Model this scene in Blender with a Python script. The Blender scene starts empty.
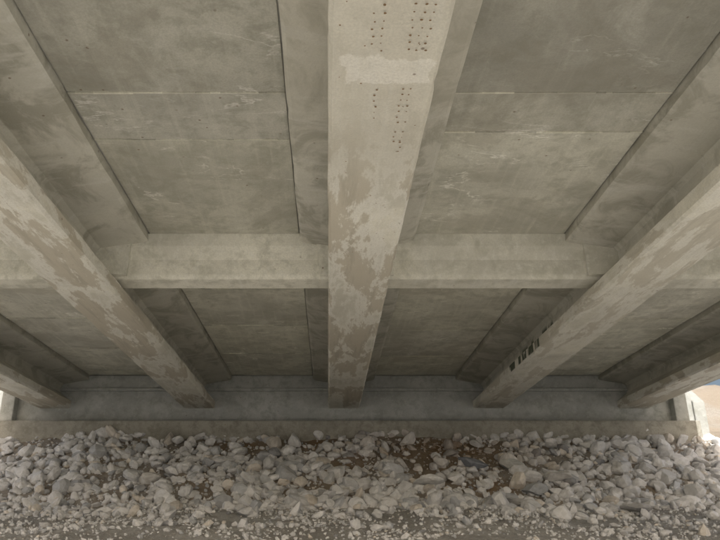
import bpy, bmesh, math, random
import numpy as np
from mathutils import Vector, noise
random.seed(4); rng=np.random.default_rng(7)
S=bpy.context.scene
S.view_settings.view_transform='Standard'; S.view_settings.look='None'; S.view_settings.exposure=0
PITCH=math.radians(21.1)

# ------------------------------------------------------------ helpers
def link(o,parent=None):
    S.collection.objects.link(o)
    if parent: o.parent=parent
    return o
def mesh_obj(name,verts,faces,mat,parent=None,smooth=False,tone=None):
    me=bpy.data.meshes.new(name); me.from_pydata([tuple(v) for v in verts],[],[tuple(f) for f in faces]); 
    if mat: me.materials.append(mat)
    me.update()
    bm=bmesh.new(); bm.from_mesh(me); bmesh.ops.recalc_face_normals(bm,faces=bm.faces); bm.to_mesh(me); bm.free()
    if smooth:
        me.polygons.foreach_set('use_smooth',[True]*len(me.polygons))
    return link(bpy.data.objects.new(name,me),parent)
def np_mesh(name,V,F,mat,parent=None,col=None,smooth=False):
    me=bpy.data.meshes.new(name); n=len(V); m,k=F.shape
    me.vertices.add(n); me.vertices.foreach_set('co',V.astype(np.float32).ravel())
    me.loops.add(m*k); me.loops.foreach_set('vertex_index',F.astype(np.int32).ravel())
    me.polygons.add(m); me.polygons.foreach_set('loop_start',np.arange(0,m*k,k,dtype=np.int32))
    me.polygons.foreach_set('loop_total',np.full(m,k,dtype=np.int32))
    me.polygons.foreach_set('use_smooth',np.full(m,smooth))
    me.update(calc_edges=True); me.validate()
    if col is not None:
        a=me.color_attributes.new('tone','FLOAT_COLOR','POINT')
        c=np.ones((n,4),np.float32); c[:,:3]=col; a.data.foreach_set('color',c.ravel())
    me.materials.append(mat)
    return link(bpy.data.objects.new(name,me),parent)
def extrude_profile(name,prof,axis,a,b,mat,parent,off=(0,0,0),nseg=1,bevel=0,chip=0):
    n=len(prof); V=[];F=[]
    for s in range(nseg+1):
        t=a+(b-a)*s/nseg
        for k,(p,q) in enumerate(prof):
            if chip:
                w=noise.noise(Vector((t*2.1+off[0]*7,k*3.3,1)))*chip
                h=max(0,noise.noise(Vector((t*6+off[0]*5,k*5.1,4)))-.33)*chip*4
                p2=p-math.copysign(1,p)*h+w; q2=q+w*.7+h*.5
            else: p2,q2=p,q
            V.append((p2+off[0],t+off[1],q2+off[2]) if axis=='Y' else (t+off[0],p2+off[1],q2+off[2]))
    for s in range(nseg):
        for i in range(n):
            j=(i+1)%n; F.append((s*n+i,s*n+j,(s+1)*n+j,(s+1)*n+i))
    F.append(tuple(range(n))); F.append(tuple(nseg*n+i for i in range(n)))
    o=mesh_obj(name,V,F,mat,parent)
    if bevel:
        m=o.modifiers.new('b','BEVEL'); m.width=bevel; m.segments=2; m.limit_method='ANGLE'
    return o
def box(name,x0,x1,y0,y1,z0,z1,mat,parent,bevel=0.012):
    return extrude_profile(name,[(y0,z0),(y1,z0),(y1,z1),(y0,z1)],'X',x0,x1,mat,parent,bevel=bevel)

class NT:
    def __init__(s,name):
        s.m=bpy.data.materials.new(name); s.m.use_nodes=True; s.t=s.m.node_tree; s.t.nodes.clear()
        s.out=s.t.nodes.new('ShaderNodeOutputMaterial'); s.b=s.t.nodes.new('ShaderNodeBsdfPrincipled')
        s.t.links.new(s.b.outputs[0],s.out.inputs[0]); s.tc=s.t.nodes.new('ShaderNodeTexCoord')
        s.b.inputs['Roughness'].default_value=.9
        s.b.inputs['Specular IOR Level'].default_value=.2
    def L(s,a,b): s.t.links.new(a,b)
    def vec(s,scale=(1,1,1),loc=(0,0,0)):
        n=s.t.nodes.new('ShaderNodeMapping'); n.inputs['Scale'].default_value=scale; n.inputs['Location'].default_value=loc
        s.L(s.tc.outputs['Object'],n.inputs[0]); return n.outputs[0]
    def noise(s,scale,detail=5,rough=.55,vec=None,dist=0):
        n=s.t.nodes.new('ShaderNodeTexNoise'); n.inputs['Scale'].default_value=scale; n.inputs['Detail'].default_value=detail
        n.inputs['Roughness'].default_value=rough; n.inputs['Distortion'].default_value=dist
        s.L(vec if vec is not None else s.vec(),n.inputs['Vector']); return n.outputs['Fac']
    def ramp(s,fac,a,b,va=0,vb=1):
        n=s.t.nodes.new('ShaderNodeMapRange'); n.interpolation_type='SMOOTHSTEP'
        if a>b: a,b,va,vb=b,a,vb,va
        for i,v in zip(('From Min','From Max','To Min','To Max'),(a,b,va,vb)): n.inputs[i].default_value=v
        s.L(fac,n.inputs['Value']); return n.outputs[0]
    def mix(s,fac,a,b,blend='MIX'):
        n=s.t.nodes.new('ShaderNodeMix'); n.data_type='RGBA'; n.blend_type=blend
        for v,i in ((fac,0),(a,6),(b,7)):
            if isinstance(v,(int,float)): n.inputs[i].default_value=v
            elif isinstance(v,tuple): n.inputs[i].default_value=(*v,1)
            else: s.L(v,n.inputs[i])
        return n.outputs[2]
    def math(s,op,a,b):
        n=s.t.nodes.new('ShaderNodeMath'); n.operation=op
        for v,i in ((a,0),(b,1)):
            if isinstance(v,(int,float)): n.inputs[i].default_value=v
            else: s.L(v,n.inputs[i])
        return n.outputs[0]
    def mul(s,*a):
        r=a[0]
        for b in a[1:]: r=s.math('MULTIPLY',r,b)
        return r
    def axis(s,k):
        n=s.t.nodes.new('ShaderNodeSeparateXYZ'); s.L(s.tc.outputs['Object'],n.inputs[0]); return n.outputs[k]
    def attr(s):
        n=s.t.nodes.new('ShaderNodeVertexColor'); n.layer_name='tone'; return n.outputs[0]
    def bump(s,h,strength=.4,dist=.01):
        n=s.t.nodes.new('ShaderNodeBump'); n.inputs['Strength'].default_value=strength; n.inputs['Distance'].default_value=dist
        s.L(h,n.inputs['Height']); s.L(n.outputs[0],s.b.inputs['Normal'])
    def done(s,c):
        if isinstance(c,tuple): s.b.inputs['Base Color'].default_value=(*c,1)
        else: s.L(c,s.b.inputs['Base Color'])
        return s.m
H=2.60
def concrete(name,base,patch=None,patch_amt=0,tone=False,stain=None,rust=True,loc=(0,0,0),dirty=.55,soffit=False,light=None,mortar=False,veins=False):
    n=NT(name); v=n.vec(loc=loc)
    big=n.noise(.8,4,.6,v,.4); c=n.mix(n.ramp(big,.35,.65),tuple(x*.80 for x in base),tuple(min(.85,x*1.1) for x in base))
    med=n.noise(5,6,.7,v,.3); c=n.mix(n.ramp(med,.42,.66,0,dirty),c,tuple(x*k for x,k in zip(base,(.64,.645,.61))),'MIX')
    st=n.noise(1,5,.6,n.vec((14,.7,14),loc)); c=n.mix(n.ramp(st,.5,.72,0,.4),c,tuple(min(.8,x*1.22) for x in base))
    if soffit:   # weathered underside of the top flange and web: greyer, blotchy and streaked
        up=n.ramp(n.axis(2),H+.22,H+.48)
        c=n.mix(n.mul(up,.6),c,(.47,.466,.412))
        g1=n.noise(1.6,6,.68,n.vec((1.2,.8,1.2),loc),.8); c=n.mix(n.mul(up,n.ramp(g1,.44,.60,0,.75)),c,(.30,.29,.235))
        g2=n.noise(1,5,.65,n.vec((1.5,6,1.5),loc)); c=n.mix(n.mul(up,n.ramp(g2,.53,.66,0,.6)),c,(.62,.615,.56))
    if patch:
        zm=n.ramp(n.axis(2),H+.26,H+.10) if soffit else 1.0
        p1=n.noise(1.55,9,.70,n.vec((1.9,.48,1.5),loc),.25)
        ym=n.ramp(n.axis(1),3.9,5.2,.15,1)
        m1=n.mul(n.ramp(p1,.455,.535,0,patch_amt),zm,ym); c=n.mix(m1,c,patch)
        # damp, streaky darker runs inside the scaled areas
        p4=n.noise(1,6,.7,n.vec((9,.8,9),loc)); c=n.mix(n.mul(m1,n.ramp(p4,.48,.62,0,.55)),c,tuple(x*.68 for x in patch))
        e=n.mul(n.ramp(p1,.40,.47),n.ramp(p1,.515,.485)); c=n.mix(n.mul(e,.7*patch_amt,zm,ym),c,(.81,.80,.74))
    if light:
        p2=n.noise(1.4,6,.7,n.vec((1,1,1),(loc[0]+3,loc[1]+9,1)),.8); c=n.mix(n.ramp(p2,.55,.68,0,.5),c,light)
    if veins:    # efflorescence bleeding out along fine transverse cracks, and damp blotches
        p3=n.noise(1,6,.62,n.vec((.55,1.5,1),(4,1,0)),.5)
        vn=n.mul(n.ramp(p3,.488,.4985),n.ramp(p3,.512,.5015),n.ramp(n.noise(1.6,4,.6),.50,.62))
        c=n.mix(n.mul(vn,.65),c,(.80,.79,.74))
        db=n.noise(.9,6,.66,n.vec((1,1,1),(8,3,2)),.6); c=n.mix(n.ramp(db,.53,.63,0,.5),c,(.33,.315,.26))
    if mortar:   # trowelled repair mortar on the soffit
        wob=n.ramp(n.noise(6,4,.65),.2,.8,-.06,.06)
        my=n.math('ADD',n.axis(1),wob); mx=n.math('ADD',n.axis(0),wob)
        m=n.mul(n.ramp(my,3.37,3.39),n.ramp(my,3.62,3.60),n.ramp(mx,.075,.095),n.ramp(mx,.61,.59),n.ramp(n.axis(2),H+.06,H+.03))
        gy=n.mul(n.ramp(n.axis(1),5.6,4.2),n.math('SUBTRACT',1.0,m),.4); c=n.mix(gy,c,(.50,.475,.395))
        c=n.mix(n.mul(m,n.ramp(med,.3,.6,.75,.4)),c,(.80,.785,.72))
    fine=n.noise(60,4,.7,v); c=n.mix(n.ramp(fine,.3,.7,0,.38),c,tuple(x*.6 for x in base))
    if rust:
        vo=n.t.nodes.new('ShaderNodeTexVoronoi'); vo.inputs['Scale'].default_value=6; n.L(v,vo.inputs['Vector'])
        sp=n.mul(n.ramp(vo.outputs['Distance'],.09,.04),n.ramp(n.noise(1.3,2,.5,v),.5,.6))
        c=n.mix(n.mul(sp,.7),c,(.17,.12,.08))
    if stain:
        y0,y1=stain; ay=n.axis(1)
        w=n.mul(n.ramp(ay,y0,y0+.05),n.ramp(ay,y1,y1-.05),n.ramp(n.axis(2),H+.02,H+.04),n.ramp(n.axis(2),H+.46,H+.36))
        s2=n.noise(1,3,.6,n.vec((.05,5.6,.5)))
        s3=n.noise(1,3,.6,n.vec((.05,2.1,3.2)))
        c=n.mix(n.mul(w,n.ramp(s2,.47,.53,0,.92),n.ramp(s3,.38,.46)),c,(.045,.06,.035))
    if tone: c=n.mix(1.0,c,n.attr(),'MULTIPLY')
    h=n.math('ADD',n.math('MULTIPLY',fine,.4),med)
    n.bump(h,.55,.01)
    return n.done(c)

C_DECK=(.505,.497,.435); C_GIR=(.72,.70,.605); C_DIA=(.71,.695,.605)
M_deck=concrete('deck_concrete',C_DECK,tone=True,dirty=.7,light=(.61,.605,.545),veins=True)
M_slab=concrete('slab_concrete',(.42,.42,.395))
GP=(.50,.455,.365)
M_gird=concrete('girder_concrete',C_GIR,patch=GP,patch_amt=.85,dirty=.3,soffit=True)
M_girdc=concrete('repaired_girder_concrete',C_GIR,patch=GP,patch_amt=.85,dirty=.3,soffit=True,mortar=True,loc=(.7,2.2,0))
M_gird2=concrete('stained_girder_concrete',C_GIR,patch=(.53,.495,.41),patch_amt=.7,dirty=.35,stain=(9.9,11.9),loc=(3,7,1),soffit=True)
M_dia=concrete('diaphragm_concrete',C_DIA,loc=(5,2,8),light=(.76,.75,.68),dirty=.75)
M_abut=concrete('abutment_concrete',(.50,.51,.485),loc=(1,4,3),dirty=.85)
M_cap=concrete('cap_concrete',(.42,.405,.355),loc=(9,4,3),dirty=.95)
M_hole=NT('rusty_hole').done((.24,.16,.09))

# ------------------------------------------------------------ bridge
bridge=link(bpy.data.objects.new('concrete_girder_bridge',None))
SP=3.065; C0=.33; Y0=2.35; Y1=15.25; ZD=3.30  # near end cut short out of view so sunlit ground lights the underside
half=[(.305,0),(.33,.025),(.33,.15),(.11,.31),(.09,.34),(.09,.47),(.13,.52),(.62,.60),(.655,.62),(.655,.72)]
prof=half+[(-a,b) for a,b in reversed(half)]
centers=[C0+k*SP for k in range(-2,3)]
for i,c in enumerate(centers):
    extrude_profile('girder_%d'%(i+1),prof,'Y',Y0,Y1,{3:M_gird2,2:M_girdc}.get(i,M_gird),bridge,off=(c,0,H),nseg=150,chip=.010)
xl,xr=centers[0]-1.05,centers[-1]+1.05
box('deck_slab',xl,xr,Y0-.02,Y1+2.5,ZD+.022,ZD+.24,M_slab,bridge)
V=[];F=[];T=[]
def addbox(x0,x1,y0,y1,z0,z1,t):
    b=len(V)
    for z in (z0,z1):
        for x,y in ((x0,y0),(x1,y0),(x1,y1),(x0,y1)): V.append((x,y,z)); T.append(t)
    for f in ((0,3,2,1),(4,5,6,7),(0,1,5,4),(1,2,6,5),(2,3,7,6),(3,0,4,7)): F.append([b+q for q in f])
bays={0:[Y0,3.3,4.7,5.9,7.1,8.9,10.8,12.7,14.5,15.0],
      1:[Y0,4.72,5.42,7.55,9.4,11.2,13.1,15.0],
      2:[Y0,4.72,5.3,7.55,9.3,11.5,13.3,15.0],
      3:[Y0,3.5,4.9,6.2,7.4,8.9,10.8,12.7,14.5,15.0]}
for k,ys in bays.items():
    x0=centers[k]+.672; x1=centers[k+1]-.672
    for a,b in zip(ys[:-1],ys[1:]):
        t=random.uniform(.93,1.08)
        if k==2 and a<4.6: t=.84
        elif k==2 and a<5.2: t=.94
        elif k==2 and a<7: t=1.17
        if k==1 and a<4.7: t=.9
        elif k==1 and a<5.4: t=.98
        elif k==1 and a<7: t=1.08
        if b>8: t*=1.5  # far panels: missing bounce light painted in as a paler tone
        dz=random.uniform(-.004,.004)
        xm=x0+(.33 if k in(1,3) else .0)
        tt=(t,t,t*random.uniform(.97,1.0))
        if xm>x0: 
            addbox(x0,xm-.002,a+.006,b-.006,ZD+dz+.004,ZD+.018,tuple(q*.95 for q in tt))
        addbox(xm,x1,a+.006,b-.006,ZD+dz,ZD+.018,tt)
        # pale grout fin squeezed out of the form joint
        if b<14.8:
            xx_=x0
            while xx_<x1-.05:
                l=min(random.uniform(.05,.35),x1-xx_); w=random.uniform(.002,.010); q=random.uniform(.8,1.6)
                addbox(xx_+.001,xx_+l-.001,b-w,b+w*random.uniform(.4,1.2),ZD-random.uniform(.005,.009),ZD+.017,(q,q,q*.97)); xx_+=l
for s,(x0,x1) in enumerate(((xl+.02,centers[0]-.672),(centers[-1]+.672,xr-.02))):
    for a in np.arange(Y0,14.9,1.4): addbox(x0,x1,a+.006,min(a+1.394,15.0),ZD,ZD+.018,(.9,.9,.88))
np_mesh('deck_panels',np.array(V),np.array(F),M_deck,bridge,col=np.array(T))
dp=[(7.48,3.31),(7.51,3.16),(7.60,3.02),(7.62,2.84),(7.65,2.80),(7.97,2.80),(8.00,2.83),(8.02,3.31)]
for i in range(4):
    extrude_profile('diaphragm_%d'%(i+1),dp,'X',centers[i]+.05,centers[i+1]-.05,M_dia,bridge,bevel=.015)
    for s,xe in ((0,centers[i]+.06),(1,centers[i+1]-.06)):
        d=1 if s==0 else -1
        vs=[(xe,7.44,3.24),(xe,7.46,2.81),(xe,8.05,2.81),(xe,8.05,3.24),
            (xe+d*.42,7.45,3.28),(xe+d*.36,7.58,2.83),(xe+d*.36,7.99,2.83),(xe+d*.42,7.99,3.28)]
        mesh_obj('diaphragm_end_%d_%d'%(i,s),vs,[(0,1,2,3),(4,5,6,7),(0,1,5,4),(1,2,6,5),(2,3,7,6),(3,0,4,7)],M_dia,bridge)
box('end_wall',xl+.25,xr-.25,15.05,15.7,2.2,ZD+.01,M_abut,bridge,.02)
box('end_wall_ledge',xl+.3,xr-.3,14.98,15.06,2.96,3.02,M_abut,bridge,.01)
box('abutment_cap',xl-.1,xr+.1,14.62,16.0,1.2,2.28,M_cap,bridge,.02)
for i,(x0,x1) in enumerate(((xl-.35,xl-.103),(xr+.103,xr+.35))):
    extrude_profile('wing_wall_%d'%(i+1),[(14.8,1.0),(20,1.5),(20,3.9),(17,3.9),(15.6,3.3),(14.8,2.7)],'X',x0,x1,M_abut,bridge,bevel=.02)
for i,(x0,x1) in enumerate(((xl-.11,xl+.27),(xr-.27,xr+.11))):
    box('cheek_wall_%d'%(i+1),x0,x1,14.85,15.9,2.26,ZD+.0,M_abut,bridge,.02)
for i,(xe,d) in enumerate(((xl,1),(xr,-1))):
    pr=[(xe+d*.01,ZD+.245),(xe+d*.40,ZD+.245),(xe+d*.38,ZD+.33),(xe+d*.25,ZD+.55),(xe+d*.2,ZD+1.1),(xe+d*.01,ZD+1.1)]
    extrude_profile('barrier_%d'%(i+1),pr,'Y',Y0,20,M_slab,bridge,bevel=.015)
box('road_slab',xl+.42,xr-.42,17.8,400,ZD+.0,ZD+.236,NT('asphalt').done((.06,.06,.06)),bridge)
V=[];F=[]
def disc(x,y,z,r):
    b=len(V); k=8
    V.append((x,y,z-.001))
    for a in range(k): V.append((x+r*math.cos(a*6.283/k)*random.uniform(.8,1.15),y+r*math.sin(a*6.283/k)*random.uniform(.8,1.15),z))
    for a in range(k): F.append((b,b+1+a,b+1+(a+1)%k))
for xs,ye in ((.245,3.4),(.295,4.0),(.455,4.3),(.505,4.45),(.55,3.3)):
    y=2.5
    while y<ye:
        if random.random()<.86 and not(3.33<y<3.65): disc(xs+random.uniform(-.008,.008),y,H-.0095,random.uniform(.0045,.009))
        y+=.062+random.uniform(-.006,.006)
for _ in range(26): disc(random.uniform(.05,.6),random.uniform(2.5,7),H-.0095,random.uniform(.004,.007))
np_mesh('anchor_holes',np.array(V),np.array(F),M_hole,bridge)

# ------------------------------------------------------------ terrain
PY=[-400,-40,-30,-14,-3,0,4,8.5,11.8,15.0,15.6,17.5,600]
PZ=[ 2,   2, 0,-1.7,-1.6,-1.5,-.85,-.12,.50,2.08,2.1,2.1,2.1]
def sm(t): t=max(0,min(1,t)); return t*t*(3-2*t)
def gz(x,y,detail=True):
    z=float(np.interp(y,PY,PZ))
    dx=abs(x-C0)
    out=sm((dx-9)/6)
    if y>9: z=z-out*.2*sm((y-9)/6)
    if y>15.2:
        top=3.9 if dx<10 else max(-5,3.9-(dx-10)*.3)
        lim=2.1+(y-15.6)*.6
        z=max(z,min(top,lim)) if dx>7.1 else (1.9 if y<17.7 else 3.2)
    if detail and y<200:
        v=Vector((x,y,0))
        a=noise.noise(v*.35)*.12+noise.noise(v*1.3)*.06+noise.noise(v*4)*.03+noise.noise(v*11)*.014
        if dx<7.3 and y>15.2: a=0
        z+=a*(1.0 if y>3 else .8)
    return z
def axis_coords(lo,hi,step,far,neg):
    a=list(np.arange(lo,hi+1e-6,step)); s=step
    while a[-1]<far: s*=1.22; a.append(a[-1]+s)
    s=step
    while a[0]>neg: s*=1.22; a.insert(0,a[0]-s)
    return a
def px_to_bank(px,py):   # bank point for a bearing, used to lay out the larger stones
    ph=PITCH-math.atan((py-275)/480)
    for y in np.arange(7,15,.02):
        if gz(C0,y,False)>=y*math.tan(ph): break
    z=y*math.tan(ph); d=y*math.cos(PITCH)+z*math.sin(PITCH)
    return (px-322)/480*d,y
soil=[px_to_bank(402,400)+(1.15,),px_to_bank(262,396)+(.45,),px_to_bank(340,408)+(.45,),px_to_bank(480,394)+(.4,),px_to_bank(315,394)+(.4,),px_to_bank(430,425)+(.4,)]
XS=axis_coords(-11,12,.08,900,-900); YS=axis_coords(5.5,15.4,.06,1500,-300)
V=np.array([(x,y,gz(x,y)) for y in YS for x in XS]); nx=len(XS); ny=len(YS)
I=np.arange(nx*ny).reshape(ny,nx)
F=np.stack([I[:-1,:-1],I[:-1,1:],I[1:,1:],I[1:,:-1]],-1).reshape(-1,4)
sx,sy=soil[0][:2]
tone=np.zeros(len(V))
for a,b,r0 in soil: tone=np.maximum(tone,np.exp(-(((V[:,0]-a)/(r0*1.15))**2+((V[:,1]-b)/(r0*.75))**2)))
n=NT('ground_dirt')
c=n.mix(n.ramp(n.noise(.9,6,.65),.38,.62),(.43,.42,.395),(.60,.595,.575))
c=n.mix(n.ramp(n.noise(6,6,.7),.45,.62,0,.6),c,(.34,.325,.30))
c=n.mix(n.ramp(n.noise(28,4,.7),.52,.64,0,.8),c,(.69,.69,.675))
c=n.mix(n.ramp(n.noise(75,3,.7),.56,.64,0,.6),c,(.24,.23,.21))
yy=n.axis(1)
c=n.mix(n.mul(n.ramp(yy,11.2,12.0),n.ramp(n.noise(.8,3,.5),.4,.6,.4,.85)),c,(.38,.315,.24))
c=n.mix(n.mul(n.attr(),n.ramp(n.noise(3,5,.7),.3,.6,.5,1)),c,(.34,.235,.14))
c=n.mix(n.ramp(n.noise(14,4,.7),.55,.65,0,.5),c,(.46,.40,.33))
xx=n.axis(0)
ax=n.math('ABSOLUTE',n.math('SUBTRACT',xx,C0),0.0)
g=n.mul(n.ramp(n.math('ADD',ax,n.ramp(n.noise(.7,4,.6),0,1,-2,2)),13,17),n.ramp(yy,12,14.5))
gc=n.mix(n.ramp(n.noise(3,5,.7),.4,.6),(.10,.12,.05),(.20,.19,.10))
c=n.mix(g,c,gc)
n.bump(n.math('ADD',n.noise(25,6,.75),n.math('MULTIPLY',n.noise(90,3,.7),.4)),.9,.04)
M_ground=n.done(c)
np_mesh('ground',V,F,M_ground,smooth=True,col=np.repeat(tone[:,None],3,1))

# ------------------------------------------------------------ rocks
def ico(sub):
    bm=bmesh.new(); bmesh.ops.create_icosphere(bm,subdivisions=sub,radius=1)
    v=np.array([q.co[:] for q in bm.verts]); f=np.array([[w.index for w in p.verts] for p in bm.faces]); bm.free(); return v,f
IC={s:ico(s) for s in (1,2,3)}
def rock_shape(sub,flat=.7):
    v=IC[sub][0].copy()
    for _ in range(11):
        d=rng.normal(size=3); d/=np.linalg.norm(d); lim=rng.uniform(.5,.85)
        p=v@d; m=p>lim; v[m]-=np.outer((p[m]-lim)*.93,d)
    v+=rng.normal(size=v.shape)*.018
    v*=np.array([rng.uniform(.8,1.35),rng.uniform(.7,1.05),rng.uniform(flat*.7,flat*1.2)])
    return v
LIB={s:[rock_shape(s) for _ in range(30)] for s in (1,2,3)}
def rotm(ax,ay,az):
    cx,sx,cy,sy,cz,sz=math.cos(ax),math.sin(ax),math.cos(ay),math.sin(ay),math.cos(az),math.sin(az)
    return (np.array([[cz,-sz,0],[sz,cz,0],[0,0,1]])@np.array([[cy,0,sy],[0,1,0],[-sy,0,cy]])@np.array([[1,0,0],[0,cx,-sx],[0,sx,cx]]))
class Pile:
    def __init__(s): s.V=[];s.C=[];s.F=[];s.n=0
    def add(s,x,y,z,r,sub,col,shape=None,tilt=.5,az=None):
        v=(LIB[sub][rng.integers(30)] if shape is None else shape)*r
        v=v@rotm(rng.normal()*tilt,rng.normal()*tilt,rng.uniform(0,6.28) if az is None else az).T+np.array([x,y,z])
        s.V.append(v); s.F.append(IC[sub][1]+s.n); s.n+=len(v); s.C.append(np.tile(col,(len(v),1)))
    def build(s,name,mat): return np_mesh(name,np.vstack(s.V),np.vstack(s.F),mat,col=np.vstack(s.C))
def rcol(x=None,y=None):
    t=rng.random(); b=rng.uniform(.68,.92)
    if t<.80: c=np.array([b*.985,b*.99,b])
    elif t<.91: c=np.array([b*.72,b*.74,b*.77])
    elif t<.97: c=np.array([b,b*.94,b*.86])
    else: c=np.array([b*.48,b*.49,b*.51])
    if x is not None:
        w=math.exp(-(((x-sx)/1.5)**2+((y-sy)/.9)**2))*rng.uniform(.1,.95)
        c=c*(1-w)+np.array([.40,.29,.19])*w
    return c
n=NT('rock'); c=n.mix(1.0,n.mix(n.ramp(n.noise(9,6,.7),.35,.65),(.84,.835,.82),(1.04,1.04,1.04)),n.attr(),'MULTIPLY')
c=n.mix(n.ramp(n.noise(3,4,.6),.60,.70,0,.25),c,(.40,.35,.29)); n.bump(n.noise(40,5,.7),.6,.012); M_rock=n.done(c)
P=Pile()
cnt=0
while cnt<6100:
    x=rng.uniform(-11.5,12.5); y=rng.uniform(10.6,14.95)
    edge=noise.noise(Vector((x*.6,0,3)))*.6
    if y<11.5+edge and rng.random()>.2: continue
    dens=noise.noise(Vector((x*.75,y*1.3,7)))
    if dens<-.14 and rng.random()<.6: continue
    if y>14.2 and rng.random()<.15: continue
    if any(((x-a)/r0)**2+((y-b)/(r0*.6))**2<1 for a,b,r0 in soil) and rng.random()<.78: continue
    r=min(.22,float(np.exp(rng.normal(math.log(.080),.45))))
    P.add(x,y,gz(x,y)+r*rng.uniform(-.05,.55),r,2 if r>.07 else 1,rcol(x,y))
    cnt+=1
big=[(421,414,.32,(.32,.34,.38),.45),(390,425,.32,(.80,.80,.79),.4),(479,421,.35,(.76,.75,.73),.4),(462,429,.32,(.50,.52,.54),.35),
     (362,412,.2,(.75,.75,.73),.6),(447,412,.2,(.6,.6,.58),.6),(300,408,.2,(.6,.6,.6),.6),(262,402,.22,(.78,.78,.77),.6),(200,420,.2,(.7,.69,.67),.6),
     (228,396,.2,(.78,.77,.75),.6),(520,415,.24,(.7,.7,.69),.5),(174,400,.22,(.75,.75,.75),.6),(335,428,.17,(.6,.59,.56),.5),(405,406,.18,(.4,.38,.36),.6),
     (530,440,.26,(.5,.5,.5),.3),(498,398,.2,(.78,.78,.76),.6),(285,430,.16,(.7,.7,.68),.6),(150,428,.16,(.6,.6,.6),.6),(450,436,.2,(.6,.6,.6),.4),(240,438,.16,(.6,.6,.6),.4)]
for px,py,r,col,fl in big:
    x,y=px_to_bank(px,py); P.add(x,y,gz(x,y)+r*.28,r,3,np.array(col),shape=rock_shape(3,fl),tilt=.15)
P.build('riprap_rocks',M_rock)
G=Pile()
for _ in range(20000):
    x=rng.uniform(-9,10); y=6.5+5.6*rng.random()**.75
    if noise.noise(Vector((x*.8,y*.8,1)))+.35*(y-8.6)/3<rng.uniform(-.35,.25): continue
    r=float(np.exp(rng.normal(math.log(.021),.55))); r=min(r,.11)
    G.add(x,y,gz(x,y)+r*.25,r,1,rcol()*.95)
for _ in range(5000):
    x=rng.uniform(-9,10); y=rng.uniform(12,14.6)
    r=min(.05,float(np.exp(rng.normal(math.log(.025),.4)))); G.add(x,y,gz(x,y)+r*.3,r,1,rcol(x,y)*.85)
G.build('gravel',M_rock)

# ------------------------------------------------------------ vegetation beyond the bridge
n=NT('leaves'); c=n.mix(1.0,n.mix(n.ramp(n.noise(2,3,.6),.4,.6),(.06,.085,.025),(.11,.13,.04)),n.attr(),'MULTIPLY'); M_leaf=n.done(c)
def leafcloud(centres,per,rad,size):
    cs=np.repeat(centres,per,0); m=len(cs)
    p=rng.normal(size=(m,3)); p/=np.linalg.norm(p,axis=1)[:,None]; p*=(rng.random((m,1))**.5)*rad
    p[:,2]*=.7; p+=cs
    a=rng.normal(size=(m,3)); a/=np.linalg.norm(a,axis=1)[:,None]; b=np.cross(a,rng.normal(size=(m,3))); b/=np.linalg.norm(b,axis=1)[:,None]
    s=size*rng.uniform(.6,1.3,(m,1))
    V=np.stack([p-a*s,p-b*s*.6,p+a*s,p+b*s*.6],1).reshape(-1,3)
    F=np.arange(4*m).reshape(m,4)
    C=np.repeat(rng.uniform(.6,1.5,(m,1))*np.ones((1,3)),4,0)
    return V,F,C
cs=[]
for _ in range(800):
    a=rng.uniform(-1.3,1.3); R=rng.uniform(75,110); x=R*math.sin(a); y=R*math.cos(a)
    if abs(x)<12: continue
    cs.append((x,y,2+rng.uniform(0,1)**.8*(7+3*noise.noise(Vector((a*6,0,0))))))
LV,LF,LC=leafcloud(np.array(cs),50,2.0,.38); np_mesh('distant_trees',LV,LF,M_leaf,col=LC)
m=10000; gx=np.concatenate([rng.uniform(15,27,m//2),rng.uniform(-26,-14,m//2)]); gy=rng.uniform(14.5,22,m)
V=[];C=[]
for x,y in zip(gx,gy):
    z=gz(x,y)-.02; h=rng.uniform(.08,.32); a=rng.uniform(0,6.28); w=.012; l=rng.normal(size=2)*h*.4
    V+= [(x-w*math.cos(a),y-w*math.sin(a),z),(x+w*math.cos(a),y+w*math.sin(a),z),(x+l[0],y+l[1],z+h)]
    t=rng.uniform(.8,2.0); C+=[(t*1.1,t,t*.8)]*3
np_mesh('grass',np.array(V),np.arange(len(V)).reshape(-1,3),M_leaf,col=np.array(C))

# ------------------------------------------------------------ light
EL=math.radians(36); AZ=math.radians(180)
W=bpy.data.worlds.new('World'); S.world=W; W.use_nodes=True; t=W.node_tree
bg=t.nodes['Background']; sk=t.nodes.new('ShaderNodeTexSky'); sk.sky_type='NISHITA'; sk.sun_disc=False
sk.sun_elevation=EL; sk.sun_rotation=AZ; sk.dust_density=8; sk.air_density=1; sk.ozone_density=.5; t.links.new(sk.outputs[0],bg.inputs[0]); bg.inputs[1].default_value=.15
L=bpy.data.lights.new('sun','SUN'); L.energy=5; L.angle=math.radians(.5); L.color=(1,.98,.945)
lo=link(bpy.data.objects.new('sun',L)); D=Vector((math.sin(AZ)*math.cos(EL),math.cos(AZ)*math.cos(EL),math.sin(EL)))
lo.rotation_euler=D.to_track_quat('Z','Y').to_euler()
# ------------------------------------------------------------ camera
cam=bpy.data.cameras.new('camera'); co=link(bpy.data.objects.new('camera',cam)); cam.sensor_width=36
FW=510.7/1.045; cam.lens=480/FW*36
cam.shift_x=21.5/FW; cam.shift_y=-2/FW; cam.clip_end=3000; co.rotation_euler=(math.radians(90)+PITCH,0,0); S.camera=co
